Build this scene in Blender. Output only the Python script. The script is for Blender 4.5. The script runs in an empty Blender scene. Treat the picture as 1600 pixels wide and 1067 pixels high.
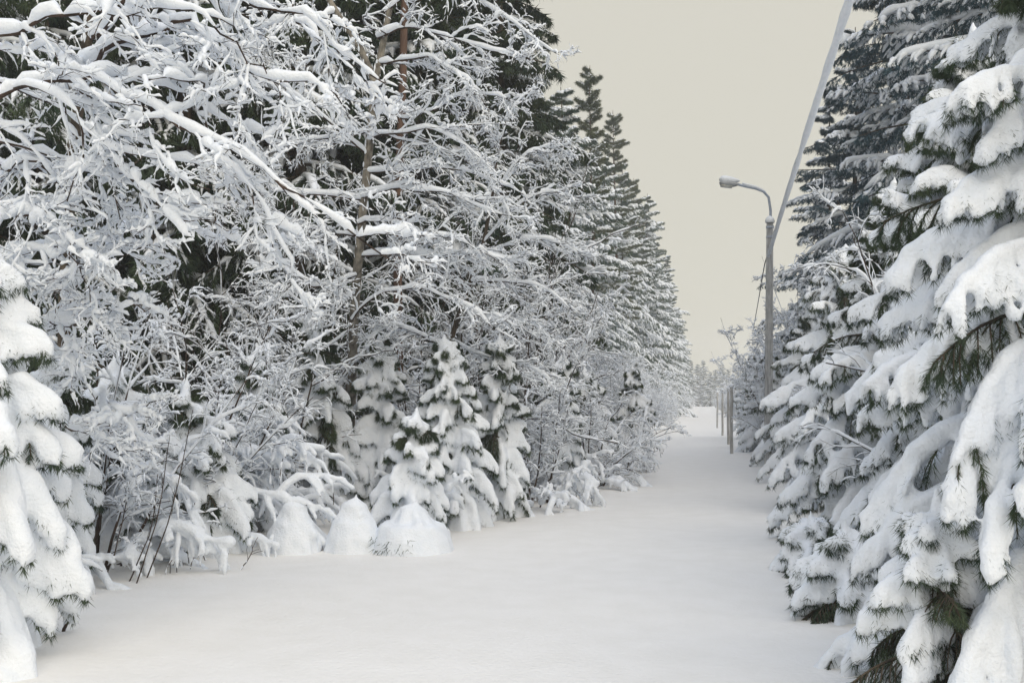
import bpy, math, random
import numpy as np
from mathutils import Vector, Matrix, Euler

R_ = math.radians
scene = bpy.context.scene
# ------------------------------------------------------------------ camera
F = 1555.0                      # focal length in pixels of the 1600 px wide photograph
CAMZ = 1.6
PITCH = math.atan(92 / F)
YAW = math.atan(300 * math.cos(PITCH) / F)
cam_d = bpy.data.cameras.new('camera')
cam = bpy.data.objects.new('camera', cam_d)
scene.collection.objects.link(cam)
cam_d.sensor_width = 36.0
cam_d.lens = F * 36.0 / 1600.0
cam_d.clip_start = 0.05
cam_d.clip_end = 3000
cam.location = (0, 0, CAMZ)
cam.rotation_euler = (math.pi / 2 + PITCH, 0, YAW)
scene.camera = cam
# ------------------------------------------------------------------ world, sun, exposure
SUN_EL, SUN_AZ = R_(47), R_(145)          # azimuth measured from +Y towards +X
world = bpy.data.worlds.new('World')
scene.world = world
world.use_nodes = True
nt = world.node_tree
nt.nodes.clear()
out = nt.nodes.new('ShaderNodeOutputWorld')
bg = nt.nodes.new('ShaderNodeBackground')
sky = nt.nodes.new('ShaderNodeTexSky')
sky.sky_type = 'NISHITA'
sky.sun_disc = False
sky.sun_elevation = SUN_EL
sky.sun_rotation = SUN_AZ
sky.dust_density = 4.0
tc = nt.nodes.new('ShaderNodeTexCoord')
sep = nt.nodes.new('ShaderNodeSeparateXYZ')
ramp = nt.nodes.new('ShaderNodeValToRGB')
nt.links.new(tc.outputs['Generated'], sep.inputs[0])
nt.links.new(sep.outputs['Z'], ramp.inputs[0])
# overcast cloud deck: warm grey low down, brighter and cooler overhead
els = ramp.color_ramp.elements
SKYC = [(0.0, (7.2, 6.85, 5.5)), (0.12, (7.2, 6.92, 5.85)), (0.40, (7.2, 6.95, 6.05)), (0.58, (7.3, 8.0, 9.1)), (1.0, (6.5, 8.1, 11.3))]
while len(els) < len(SKYC):
    els.new(0.5)
for e, (p, c) in zip(els, SKYC):
    e.position = p
    e.color = (c[0] / 16, c[1] / 16, c[2] / 16, 1)
mulc = nt.nodes.new('ShaderNodeVectorMath'); mulc.operation = 'SCALE'; mulc.inputs['Scale'].default_value = 16
nt.links.new(ramp.outputs[0], mulc.inputs[0])
mixw = nt.nodes.new('ShaderNodeMix'); mixw.data_type = 'RGBA'
mixw.inputs[0].default_value = 0.93
nt.links.new(sky.outputs[0], mixw.inputs[6])
nt.links.new(mulc.outputs[0], mixw.inputs[7])
nt.links.new(mixw.outputs[2], bg.inputs[0])
bg.inputs[1].default_value = 0.10
nt.links.new(bg.outputs[0], out.inputs[0])

sun_d = bpy.data.lights.new('sun', 'SUN')
sun = bpy.data.objects.new('sun', sun_d)
scene.collection.objects.link(sun)
sun_d.energy = 1.9
sun_d.angle = R_(80)
sun_d.color = (1.0, 0.87, 0.66)
dirv = Vector((math.cos(SUN_EL) * math.sin(SUN_AZ), math.cos(SUN_EL) * math.cos(SUN_AZ), math.sin(SUN_EL)))
sun.rotation_euler = (-dirv).to_track_quat('-Z', 'Y').to_euler()
vs = scene.view_settings
vs.view_transform = 'Standard'
vs.look = 'None'
vs.gamma = 1
vs.use_curve_mapping = False
vs.exposure = 0.0
cy = scene.cycles
cy.max_bounces = 10
cy.diffuse_bounces = 10
cy.volume_bounces = 1

# ------------------------------------------------------------------ placing helpers
FW = np.array([-math.sin(YAW), math.cos(YAW), 0.0])
RT = np.array([math.cos(YAW), math.sin(YAW), 0.0])


def PP(px, py, D):
    """world point seen at photo pixel px,py, D metres ahead along the horizontal view axis"""
    a = (px - 800) / F
    b = (533 - py) / F
    # ray = fwd*cos - up*sin ...
    h = math.cos(PITCH) - b * math.sin(PITCH)
    v = math.sin(PITCH) + b * math.cos(PITCH)
    s = D / h
    p = FW * D + RT * a * s
    return np.array([p[0], p[1], CAMZ + v * s])


def DG(py):
    b = (533 - py) / F
    h = math.cos(PITCH) - b * math.sin(PITCH)
    v = math.sin(PITCH) + b * math.cos(PITCH)
    return -CAMZ * h / v


LE = np.array([(0, -3.6), (4, -4.3), (6.5, -5.0), (8.4, -5.4), (10.4, -4.5), (12, -3.4), (15, -2.9), (21, -1.9), (32, -1.1), (45, -.7), (80, -.75), (400, -.8)])


def left_edge(y):
    return np.interp(y, LE[:, 0], LE[:, 1])


def ground_z(x, y):
    x = np.asarray(x, float); y = np.asarray(y, float)
    z = 0.018 * np.sin(x * 1.1 + 0.35 * y + .5) * np.sin(y * .55 + .3 * x) + 0.012 * np.sin(2.3 * x - 1.1 * y)
    dl = left_edge(y) - x
    dr = x - 0.95
    side = np.clip(np.maximum(dl, dr) / 1.4, 0, 1)
    side = side * side * (3 - 2 * side)
    lump = 0.06 * np.sin(3.1 * x + 1.3 * np.sin(1.7 * y)) * np.sin(2.7 * y + np.sin(2.1 * x)) + .04 * np.sin(6.1 * x + y) * np.sin(5.3 * y - 1.1 * x)
    z = z + side * (0.10 + lump)
    return z


def gpos(px, D, dz=-0.03):
    a = (px - 800) / F * D / math.cos(PITCH)
    p = FW * D + RT * a
    return (float(p[0]), float(p[1]), float(ground_z(p[0], p[1])) + dz)


# ------------------------------------------------------------------ materials
def new_mat(name):
    m = bpy.data.materials.new(name)
    m.use_nodes = True
    return m, m.node_tree, m.node_tree.nodes['Principled BSDF']


def noise_mat(name, c1, c2, scale=8, rough=.8, bump=0.0, bscale=40, detail=4, lo=.35, hi=.65, stretch=None, spec=.3):
    m, t, b = new_mat(name)
    co = t.nodes.new('ShaderNodeTexCoord')
    n = t.nodes.new('ShaderNodeTexNoise')
    n.inputs['Scale'].default_value = scale
    n.inputs['Detail'].default_value = detail
    src = co.outputs['Object']
    if stretch:
        mp = t.nodes.new('ShaderNodeMapping')
        mp.inputs['Scale'].default_value = stretch
        t.links.new(src, mp.inputs[0]); src = mp.outputs[0]
    t.links.new(src, n.inputs['Vector'])
    r = t.nodes.new('ShaderNodeValToRGB')
    r.color_ramp.elements[0].position = lo; r.color_ramp.elements[0].color = (*c1, 1)
    r.color_ramp.elements[1].position = hi; r.color_ramp.elements[1].color = (*c2, 1)
    t.links.new(n.outputs['Fac'], r.inputs[0])
    t.links.new(r.outputs[0], b.inputs['Base Color'])
    b.inputs['Roughness'].default_value = rough
    b.inputs['Specular IOR Level'].default_value = spec
    if bump:
        n2 = t.nodes.new('ShaderNodeTexNoise')
        n2.inputs['Scale'].default_value = bscale
        n2.inputs['Detail'].default_value = 5
        t.links.new(src, n2.inputs['Vector'])
        bp = t.nodes.new('ShaderNodeBump')
        bp.inputs['Strength'].default_value = bump
        bp.inputs['Distance'].default_value = .02
        t.links.new(n2.outputs['Fac'], bp.inputs['Height'])
        t.links.new(bp.outputs[0], b.inputs['Normal'])
    return m


M_SNOW = noise_mat('shade_tinted_snow', (.80, .84, .89), (.86, .89, .93), 9, .75, .65, 48, spec=.2)  # blue of shaded snow is mixed into the base colour
M_SNOWG = noise_mat('warm_lit_ground_snow', (.81, .795, .76), (.84, .825, .795), 3, .8, .5, 24, spec=.2)  # same snow, with the cream of warm light put into its base colour
M_NEEDLE = noise_mat('spruce_needles', (.022, .042, .026), (.060, .085, .040), 3, .6, spec=.3)
M_NEEDLEF = noise_mat('forest_spruce_needles', (.030, .068, .050), (.080, .120, .066), .9, .6, spec=.3)
M_TEAL = noise_mat('blue_green_spruce_needles', (.018, .050, .066), (.050, .100, .120), .9, .6, spec=.3)
M_PINE = noise_mat('pine_needles', (.05, .075, .03), (.11, .12, .05), .8, .6)
M_BARK = noise_mat('dark_bark', (.035, .028, .022), (.11, .085, .06), 14, .9, .6, 40, stretch=(1, 1, .35))
M_BARKG = noise_mat('grey_brown_bark', (.10, .09, .075), (.30, .27, .22), 16, .9, .6, 50, stretch=(1, 1, .5))
M_TWIG = noise_mat('twig_bark', (.022, .015, .012), (.07, .045, .032), 9, .85)
M_PBARK = noise_mat('pine_bark', (.06, .038, .028), (.14, .085, .06), 8, .9, .6, 30, stretch=(1, 1, .3))
M_CONC = noise_mat('weathered_concrete', (.30, .31, .32), (.46, .47, .48), 22, .85, .3, 90, stretch=(1, 1, .25))
M_METAL = noise_mat('galvanised_steel', (.28, .33, .42), (.40, .45, .54), 20, .45, spec=.5)
M_HEAD = noise_mat('lamp_housing', (.32, .34, .36), (.42, .44, .46), 20, .5, spec=.5)
M_GLASS = noise_mat('lamp_cover', (.55, .55, .5), (.62, .62, .58), 20, .25, spec=.5)
M_CABLE = noise_mat('black_cable', (.02, .02, .025), (.04, .04, .045), 20, .6)
M_WOOD = noise_mat('grey_post', (.32, .315, .305), (.50, .49, .47), 14, .9, .5, 60, stretch=(1, 1, .2))
M_GRASS = noise_mat('dry_stalk', (.10, .07, .045), (.22, .16, .10), 9, .8)


# ------------------------------------------------------------------ mesh helpers
class Geo:
    """collects vertex and face arrays for ONE mesh"""
    def __init__(self):
        self.v = []; self.q = []; self.t = []; self.n = 0

    def add(self, v, q=None, t=None):
        v = np.asarray(v, np.float32).reshape(-1, 3)
        if q is not None and len(q): self.q.append(np.asarray(q, np.int32).reshape(-1, 4) + self.n)
        if t is not None and len(t): self.t.append(np.asarray(t, np.int32).reshape(-1, 3) + self.n)
        self.v.append(v); self.n += len(v)
        return self

    def arrays(self):
        v = np.concatenate(self.v) if self.v else np.zeros((0, 3), np.float32)
        q = np.concatenate(self.q) if self.q else np.zeros((0, 4), np.int32)
        t = np.concatenate(self.t) if self.t else np.zeros((0, 3), np.int32)
        return v, q, t

    def mesh(self, name, mat, smooth=True):
        v, q, t = self.arrays()
        me = bpy.data.meshes.new(name)
        me.vertices.add(len(v))
        me.vertices.foreach_set('co', v.astype(np.float32).ravel())
        nq, ntr = len(q), len(t)
        me.loops.add(nq * 4 + ntr * 3)
        me.loops.foreach_set('vertex_index', np.concatenate([q.ravel(), t.ravel()]).astype(np.int32))
        me.polygons.add(nq + ntr)
        ls = np.concatenate([np.arange(nq) * 4, nq * 4 + np.arange(ntr) * 3]).astype(np.int32)
        me.polygons.foreach_set('loop_start', ls)
        me.polygons.foreach_set('use_smooth', np.full(nq + ntr, smooth, dtype=bool))
        me.update(calc_edges=True)
        me.validate()
        me.materials.append(mat)
        return me


def sweep(g, P, R, k=6, sx=1.0, sz=1.0):
    """tubes along P (M,N,3) with radii R (M,N)"""
    M, N, _ = P.shape
    if M == 0: return
    T = np.gradient(P, axis=1)
    T /= np.linalg.norm(T, axis=2, keepdims=True) + 1e-9
    up = np.array([.061, .037, 1.0])
    S = np.cross(T, up); S /= np.linalg.norm(S, axis=2, keepdims=True) + 1e-9
    U = np.cross(S, T)
    a = np.arange(k) * 2 * np.pi / k
    ring = (np.cos(a)[None, None, :, None] * S[:, :, None, :] * sx + np.sin(a)[None, None, :, None] * U[:, :, None, :] * sz)
    V = P[:, :, None, :] + ring * R[:, :, None, None]
    base = (np.arange(M) * N * k)[:, None, None] + (np.arange(N - 1) * k)[None, :, None]
    j = np.arange(k)[None, None, :]; j2 = (j + 1) % k
    q = np.stack([base + j, base + j2, base + k + j2, base + k + j], -1)
    g.add(V.reshape(-1, 3), q.reshape(-1, 4))


def rnd_unit(rng, M):
    v = rng.normal(size=(M, 3))
    return v / (np.linalg.norm(v, axis=1, keepdims=True) + 1e-9)


def nrm(v):
    return v / (np.linalg.norm(v, axis=-1, keepdims=True) + 1e-9)


def grow(rng, start, d, L, N, droop, wig):
    M = len(start)
    P = np.zeros((M, N, 3)); P[:, 0] = start
    d = nrm(np.array(d, float)); L = np.broadcast_to(L, (M,)); droop = np.broadcast_to(droop, (M,))
    st = (L / (N - 1))[:, None]
    for i in range(1, N):
        d = d + rng.normal(size=(M, 3)) * wig / math.sqrt(N - 1)
        d[:, 2] -= droop / (N - 1)
        d = nrm(d)
        P[:, i] = P[:, i - 1] + d * st
    return P


def spawn(rng, P, n, t0, t1, ang, angsd, flat=.5, upb=0.0):
    """n children per parent; returns start, dir, t, parent index"""
    M, N, _ = P.shape
    idx = np.repeat(np.arange(M), n)
    t = (np.tile(np.arange(n), M) + rng.random(M * n)) / n
    t = t0 + (t1 - t0) * t
    f = t * (N - 1); i = np.minimum(f.astype(int), N - 2); u = (f - i)[:, None]
    A = P[idx, i]; B = P[idx, i + 1]
    T = nrm(B - A)
    r = rnd_unit(rng, len(idx)); r[:, 2] = r[:, 2] * flat + upb
    r = r - T * (r * T).sum(1, keepdims=True)
    r = nrm(r)
    a = (ang + rng.normal(size=len(idx)) * angsd)[:, None]
    return A * (1 - u) + B * u, nrm(np.cos(a) * T + np.sin(a) * r), t, idx


def horiz(P):
    T = np.gradient(P, axis=1)
    T /= np.linalg.norm(T, axis=2, keepdims=True) + 1e-9
    return np.sqrt(np.clip(1 - T[:, :, 2] ** 2, 0, 1))


def resample(P, K):
    """linear resampling of (M,N,3) polylines to K points"""
    N = P.shape[1]
    f = np.linspace(0, N - 1, K); i = np.minimum(f.astype(int), N - 2); u = (f - i)[None, :, None]
    return P[:, i] * (1 - u) + P[:, i + 1] * u


def snow_on(rng, g, P, rb, rs, k=6, gap=.12, lump=.3, wide=1.0, steep=.15, cover=(.78, 1.0), up=1.0):
    """broken, lumpy ridges of snow lying on the upper side of branches P; rb bark radius, rs snow radius"""
    M, N, _ = P.shape
    if M == 0: return
    rb = np.broadcast_to(rb, (M, N)); rs = np.broadcast_to(rs, (M, N))
    K = int(N * 1.5)
    # shorten each branch a little so the bare tip shows
    c = rng.uniform(cover[0], cover[1], M)
    f = np.linspace(0, 1, K)[None] * c[:, None] * (N - 1)
    i = np.minimum(f.astype(int), N - 2); u = f - i
    ar = np.arange(M)[:, None]
    Q = P[ar, i] * (1 - u)[..., None] + P[ar, i + 1] * u[..., None]
    rbq = rb[ar, i]; rsq = rs[ar, i]
    h = horiz(Q)
    x = rng.normal(size=(M, K))
    x[:, 1:] = .75 * x[:, 1:] + .35 * x[:, :-1]
    r = rsq * (steep + (1 - steep) * h ** 1.3) * np.clip(1 + lump * x, .35, 1.9)
    r = np.where(rng.random((M, K)) < gap, r * .12, r)
    r[:, -1] *= .35; r[:, 0] *= .7
    C = Q.copy()
    C[:, :, 2] += (r * .85 * up + rbq * .3) * (.25 + .75 * h)
    e = nrm(Q[:, -1] - Q[:, -2])
    C = np.concatenate([C, C[:, -1:] + e[:, None] * r[:, -1:, None] * .9], 1)
    r = np.concatenate([r, r[:, -1:] * .05], 1)
    sweep(g, C, r, k, wide, 1.0)


def tri_blades(rng, g, base, d, L, w):
    """slim triangles from base along d"""
    M = len(base)
    if M == 0: return
    s = np.cross(d, rnd_unit(rng, M)); s = nrm(s)
    L = np.broadcast_to(L, (M,))[:, None]; w = np.broadcast_to(w, (M,))[:, None]
    V = np.stack([base - s * w, base + s * w, base + d * L], 1)
    g.add(V.reshape(-1, 3), None, np.arange(M * 3).reshape(-1, 3))


def diamonds(rng, g, base, d, L, w):
    M = len(base)
    if M == 0: return
    s = nrm(np.cross(d, rnd_unit(rng, M)))
    L = np.broadcast_to(L, (M,))[:, None]; w = np.broadcast_to(w, (M,))[:, None]
    V = np.stack([base, base + d * L * .4 + s * w, base + d * L, base + d * L * .4 - s * w], 1)
    g.add(V.reshape(-1, 3), np.arange(M * 4).reshape(-1, 4))


def remesh(g, voxel, smooth_it=2, noise=.0, nsc=8.0):
    me = g.mesh('tmp', M_SNOW)
    ob = bpy.data.objects.new('tmp', me)
    scene.collection.objects.link(ob)
    md = ob.modifiers.new('r', 'REMESH'); md.mode = 'VOXEL'; md.voxel_size = voxel; md.adaptivity = 0
    if smooth_it:
        sm = ob.modifiers.new('s', 'SMOOTH'); sm.iterations = smooth_it; sm.factor = .5
    dg = bpy.context.evaluated_depsgraph_get()
    ev = ob.evaluated_get(dg)
    m2 = ev.to_mesh()
    n = len(m2.vertices)
    v = np.empty(n * 3, np.float32); m2.vertices.foreach_get('co', v); v = v.reshape(-1, 3)
    nf = len(m2.polygons)
    lt = np.empty(nf, np.int32); m2.polygons.foreach_get('loop_total', lt)
    li = np.empty(len(m2.loops), np.int32); m2.loops.foreach_get('vertex_index', li)
    ls = np.empty(nf, np.int32); m2.polygons.foreach_get('loop_start', ls)
    nn = np.empty(n * 3, np.float32); m2.vertices.foreach_get('normal', nn); nn = nn.reshape(-1, 3)
    q = li[(ls[lt == 4][:, None] + np.arange(4)[None])] if (lt == 4).any() else None
    t = li[(ls[lt == 3][:, None] + np.arange(3)[None])] if (lt == 3).any() else None
    ev.to_mesh_clear()
    bpy.data.objects.remove(ob); bpy.data.meshes.remove(me)
    if noise:
        a = v * nsc
        w = np.sin(a[:, 0] + 1.7 * np.sin(a[:, 1] * .8)) * np.sin(a[:, 1] * 1.1 + a[:, 2]) + .6 * np.sin(a[:, 2] * 2.3 + a[:, 0] * 1.9) * np.sin(a[:, 1] * 2.1)
        v = v + nn * (w * noise)[:, None]
    g2 = Geo(); g2.add(v, q, t)
    return g2


# ------------------------------------------------------------------ scene object helpers
C = scene.collection


def thing(name, label, cat, loc=(0, 0, 0), rz=0.0, group=None, sc=1.0):
    o = bpy.data.objects.new(name, None)
    C.objects.link(o)
    o.empty_display_size = .2
    o.location = loc; o.rotation_euler = (0, 0, rz)
    o.scale = (sc, sc, sc) if np.isscalar(sc) else sc
    o['label'] = label; o['category'] = cat
    if group: o['group'] = group
    return o


def part(name, data, parent):
    o = bpy.data.objects.new(name, data)
    C.objects.link(o)
    o.parent = parent
    return o


def put(name, parts, label, cat, loc, rz=0.0, group=None, sc=1.0):
    """a thing from ready meshes {part name: mesh}"""
    t = thing(name, label, cat, loc, rz, group, sc)
    for pn, me in parts.items():
        part(pn, me, t)
    return t


# ------------------------------------------------------------------ spruces
def spruce(seed, H, R, nb, zmin=.04, nlat=12, sub=0, snow=1.0, rs_main=.07, rs_lat=.045, fat=True, voxel=.025,
           needle_L=.05, needle_w=.004, needles=14, elev0=(.45, -.35), droop=1.1, latlen=.34, power=.8, mat=M_NEEDLE,
           lean=(0, 0), trunk_r=.05, azr=None, snow_cov=.93, bare_below=0.0, latcov=.9, latN=5, topspike=True, k=5, hang=0.0, noise=.006, bottom_len=None, trunkmat=M_BARK):
    rng = np.random.default_rng(seed)
    # trunk
    N = 12
    tz = np.linspace(-.2, H, N)
    tr = np.zeros((1, N, 3)); tr[0, :, 2] = tz
    tr[0, :, 0] = lean[0] * (tz / H).clip(0) ** 1.6 + .02 * np.cumsum(rng.normal(size=N)) * H / 10
    tr[0, :, 1] = lean[1] * (tz / H).clip(0) ** 1.6 + .02 * np.cumsum(rng.normal(size=N)) * H / 10
    gt = Geo(); sweep(gt, tr, (trunk_r * (1 - .93 * np.linspace(0, 1, N)))[None], 8)
    # boughs
    u = (np.arange(nb) + rng.random(nb) * .8) / nb
    if not fat: u = np.clip(u + rng.normal(size=nb) * .012, 0, .995)
    z = H * (zmin + (0.985 - zmin) * u ** 1.0)
    az = np.arange(nb) * 2.39996 + rng.normal(size=nb) * .35
    if azr is not None:
        az = azr[0] + (az % (2 * np.pi)) / (2 * np.pi) * (azr[1] - azr[0])
    fz = z / H
    L = R * np.clip(1 - fz, 0, 1) ** power * (rng.uniform(.72, 1.12, nb) if fat else rng.uniform(.5, 1.15, nb)) + .10
    if not fat: L *= 1 + .22 * np.sin(2 * az + 9 * fz + seed) * np.sin(17 * fz + seed)
    if bottom_len is not None:
        L *= np.interp(fz, [0, .12, 1], [bottom_len, 1, 1])
    el = elev0[1] + (elev0[0] - elev0[1]) * fz + rng.normal(size=nb) * .08
    d = np.stack([np.cos(az) * np.cos(el), np.sin(az) * np.cos(el), np.sin(el)], 1)
    st = np.stack([np.interp(z, tz, tr[0, :, 0]), np.interp(z, tz, tr[0, :, 1]), z], 1)
    NB = 8
    dr = droop * (1 - .55 * fz) * rng.uniform(.7, 1.25, nb)
    B = grow(rng, st, d, L, NB, dr, .10)
    tt = np.linspace(0, 1, NB)[None]
    gb = gt; sweep(gb, B, ((.007 + .009 * L[:, None]) if fat else (.012 + .012 * L[:, None])) * (1 - .8 * tt), 4)
    gs = Geo()
    gn = Geo()
    # laterals on both sides
    M = nb
    idx = np.repeat(np.arange(M), nlat * 2)
    t = np.tile(np.repeat((np.arange(nlat) + .5) / nlat, 2), M) + rng.normal(size=M * nlat * 2) * .02
    t = np.clip(.06 + .93 * t, 0.03, .99)
    side = np.tile(np.tile([1., -1.], nlat), M)
    f = t * (NB - 1); i = np.minimum(f.astype(int), NB - 2); uu = (f - i)[:, None]
    A = B[idx, i] * (1 - uu) + B[idx, i + 1] * uu
    T = nrm(B[idx, i + 1] - B[idx, i])
    S = np.cross(T, [0, 0, 1.0]); S = nrm(S) * side[:, None]
    ang = R_(52) - .35 * t + rng.normal(size=len(t)) * .12
    ld = nrm(T * np.cos(ang)[:, None] + S * np.sin(ang)[:, None] + np.array([0, 0, -.10]))
    LL = L[idx] * latlen * (1.12 - t) ** .75 * rng.uniform(.65, 1.15, len(t)) * np.clip(t * 5 + .35, 0, 1) + .05
    LA = grow(rng, A, ld, LL, latN, droop * .75 + hang, .12)
    keep = rng.random(len(t)) < 1.0
    lt = np.linspace(0, 1, latN)[None]
    if sub:
        sA, sd, st_, si = spawn(rng, LA, sub, .2, .9, R_(45), .15, flat=.25)
        SL = LL[si] * .45 * (1.1 - st_) + .03
        SB = grow(rng, sA, sd, SL, 4, droop * .9, .1)
    # snow
    scl = np.clip(L / max(R, .01), .25, 1) ** .5
    if snow > 0:
        cov = (rng.random(nb) < snow_cov) & ((z > bare_below) | (rng.random(nb) < .35))
        bb = B[cov]
        x = rng.normal(size=(len(bb), NB)) * .14 + 1
        prof = (.45 + .55 * np.sin(np.clip(tt * 1.05, 0, 1) * np.pi * .9 + .25)) if fat else (1 - .5 * tt)
        r = rs_main * snow * scl[cov][:, None] * prof * x
        Cc = bb.copy(); Cc[:, :, 2] += r * .55
        if fat:
            sweep_closed(gs, Cc, r, 7)
        else:
            snow_on(rng, gs, bb, .01, rs_main * snow * scl[cov][:, None] * (1 - .5 * tt), k, .06, .35, 1.35, cover=(.8, 1.0))
        lc = cov[idx]
        if not fat:
            lc = lc & (rng.random(len(lc)) < .85)
        if fat: lc = lc & (rng.random(len(lc)) < latcov)
        la = LA[lc]
        x = rng.normal(size=(len(la), latN)) * .12 + 1
        r = rs_lat * snow * scl[idx][lc][:, None] * (1 - .40 * lt ** 2) * x
        Cc = la.copy(); Cc[:, :, 2] += r * .5
        if fat:
            sweep_closed(gs, Cc[:, :], r, 6)
            if sub:
                sc_ = lc[si]
                sb = SB[sc_]
                r = rs_lat * .72 * snow * scl[idx][si][sc_][:, None] * (1 - .35 * np.linspace(0, 1, 4)[None] ** 2) * (1 + .1 * rng.normal(size=(len(sb), 4)))
                Cc = sb.copy(); Cc[:, :, 2] += r * .4
                sweep_closed(gs, Cc, r, 6)
        else:
            snow_on(rng, gs, la, .006, rs_lat * snow * scl[idx][lc][:, None] * (1 - .4 * lt), 4, .08, .4, 1.35, cover=(.75, 1.0))
            if sub:
                sc_ = lc[si] & (rng.random(len(si)) < .8)
                sb = SB[sc_]
                snow_on(rng, gs, sb, .004, rs_lat * .7 * snow * scl[idx][si][sc_][:, None] * np.ones((1, 4)), 4, .15, .35, 1.2, cover=(.6, 1.0))
    # needles : along boughs, laterals (and subs)
    def put_needles(Pl, n, Ln, w, spread=.9, down=.15):
        Mx, Nx, _ = Pl.shape
        ii = np.repeat(np.arange(Mx), n)
        t_ = rng.random(len(ii)) * 1.0
        f_ = t_ * (Nx - 1); i_ = np.minimum(f_.astype(int), Nx - 2); u_ = (f_ - i_)[:, None]
        b_ = Pl[ii, i_] * (1 - u_) + Pl[ii, i_ + 1] * u_
        T_ = nrm(Pl[ii, i_ + 1] - Pl[ii, i_])
        r_ = rnd_unit(rng, len(ii)); r_[:, 2] -= down * 2.0
        d_ = nrm(T_ * .9 + r_ * spread)
        d_[:, 2] -= down; d_ = nrm(d_)
        tri_blades(rng, gn, b_, d_, Ln * rng.uniform(.6, 1.2, len(ii)), w)
    put_needles(LA, needles, needle_L, needle_w)
    put_needles(B, needles * (7 if fat else 2), needle_L, needle_w)
    if sub:
        put_needles(SB, max(3, needles // 2 if fat else int(needles * .6)), needle_L, needle_w)
    sweep(gb, LA[rng.random(len(LA)) < .7], np.full((1, latN), .004 + .0012 * R) * (1 - .6 * lt), 3) if False else None
    if fat:
        sel = LA
        sweep(gb, sel, np.broadcast_to(.006 * (1 - .6 * lt), (len(sel), latN)), 3)
    if topspike and fat:
        top = np.array([[[tr[0, -1, 0], tr[0, -1, 1], H * .93], [tr[0, -1, 0], tr[0, -1, 1], H], [tr[0, -1, 0], tr[0, -1, 1], H + .12]]])
        sweep_closed(gs, top, np.array([[.075, .055, .02]]) * snow * (rs_main / .07), 7)
    if fat and snow > 0:
        gs = remesh(gs, voxel, 2, noise, 13.0)
    parts = {'trunk': gt.mesh('trunk', trunkmat), 'needles': gn.mesh('needles', mat, False)}
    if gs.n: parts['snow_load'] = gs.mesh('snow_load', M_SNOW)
    return parts


def sweep_closed(g, P, R, k=6):
    """tube with closed rounded ends (for voxel remeshing)"""
    M, N, _ = P.shape
    if M == 0: return
    d0 = nrm(P[:, 0] - P[:, 1]); d1 = nrm(P[:, -1] - P[:, -2])
    Pe = np.concatenate([(P[:, :1] + d0[:, None] * R[:, :1, None]), (P[:, :1] + d0[:, None] * R[:, :1, None] * .6), P,
                         (P[:, -1:] + d1[:, None] * R[:, -1:, None] * .6), (P[:, -1:] + d1[:, None] * R[:, -1:, None])], 1)
    Re = np.concatenate([R[:, :1] * .02, R[:, :1] * .75, R, R[:, -1:] * .75, R[:, -1:] * .02], 1)
    n0 = g.n
    sweep(g, Pe, Re, k)
    Nn = N + 4
    # end fans
    for e in (0, Nn - 1):
        base = np.arange(M)[:, None] * Nn * k + e * k
        tr = []
        for j in range(1, k - 1):
            a = [base, base + j, base + j + 1] if e else [base, base + j + 1, base + j]
            tr.append(np.concatenate(a, 1))
        tr = np.concatenate(tr, 0) + n0
        g.t.append(tr.astype(np.int32))


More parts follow.
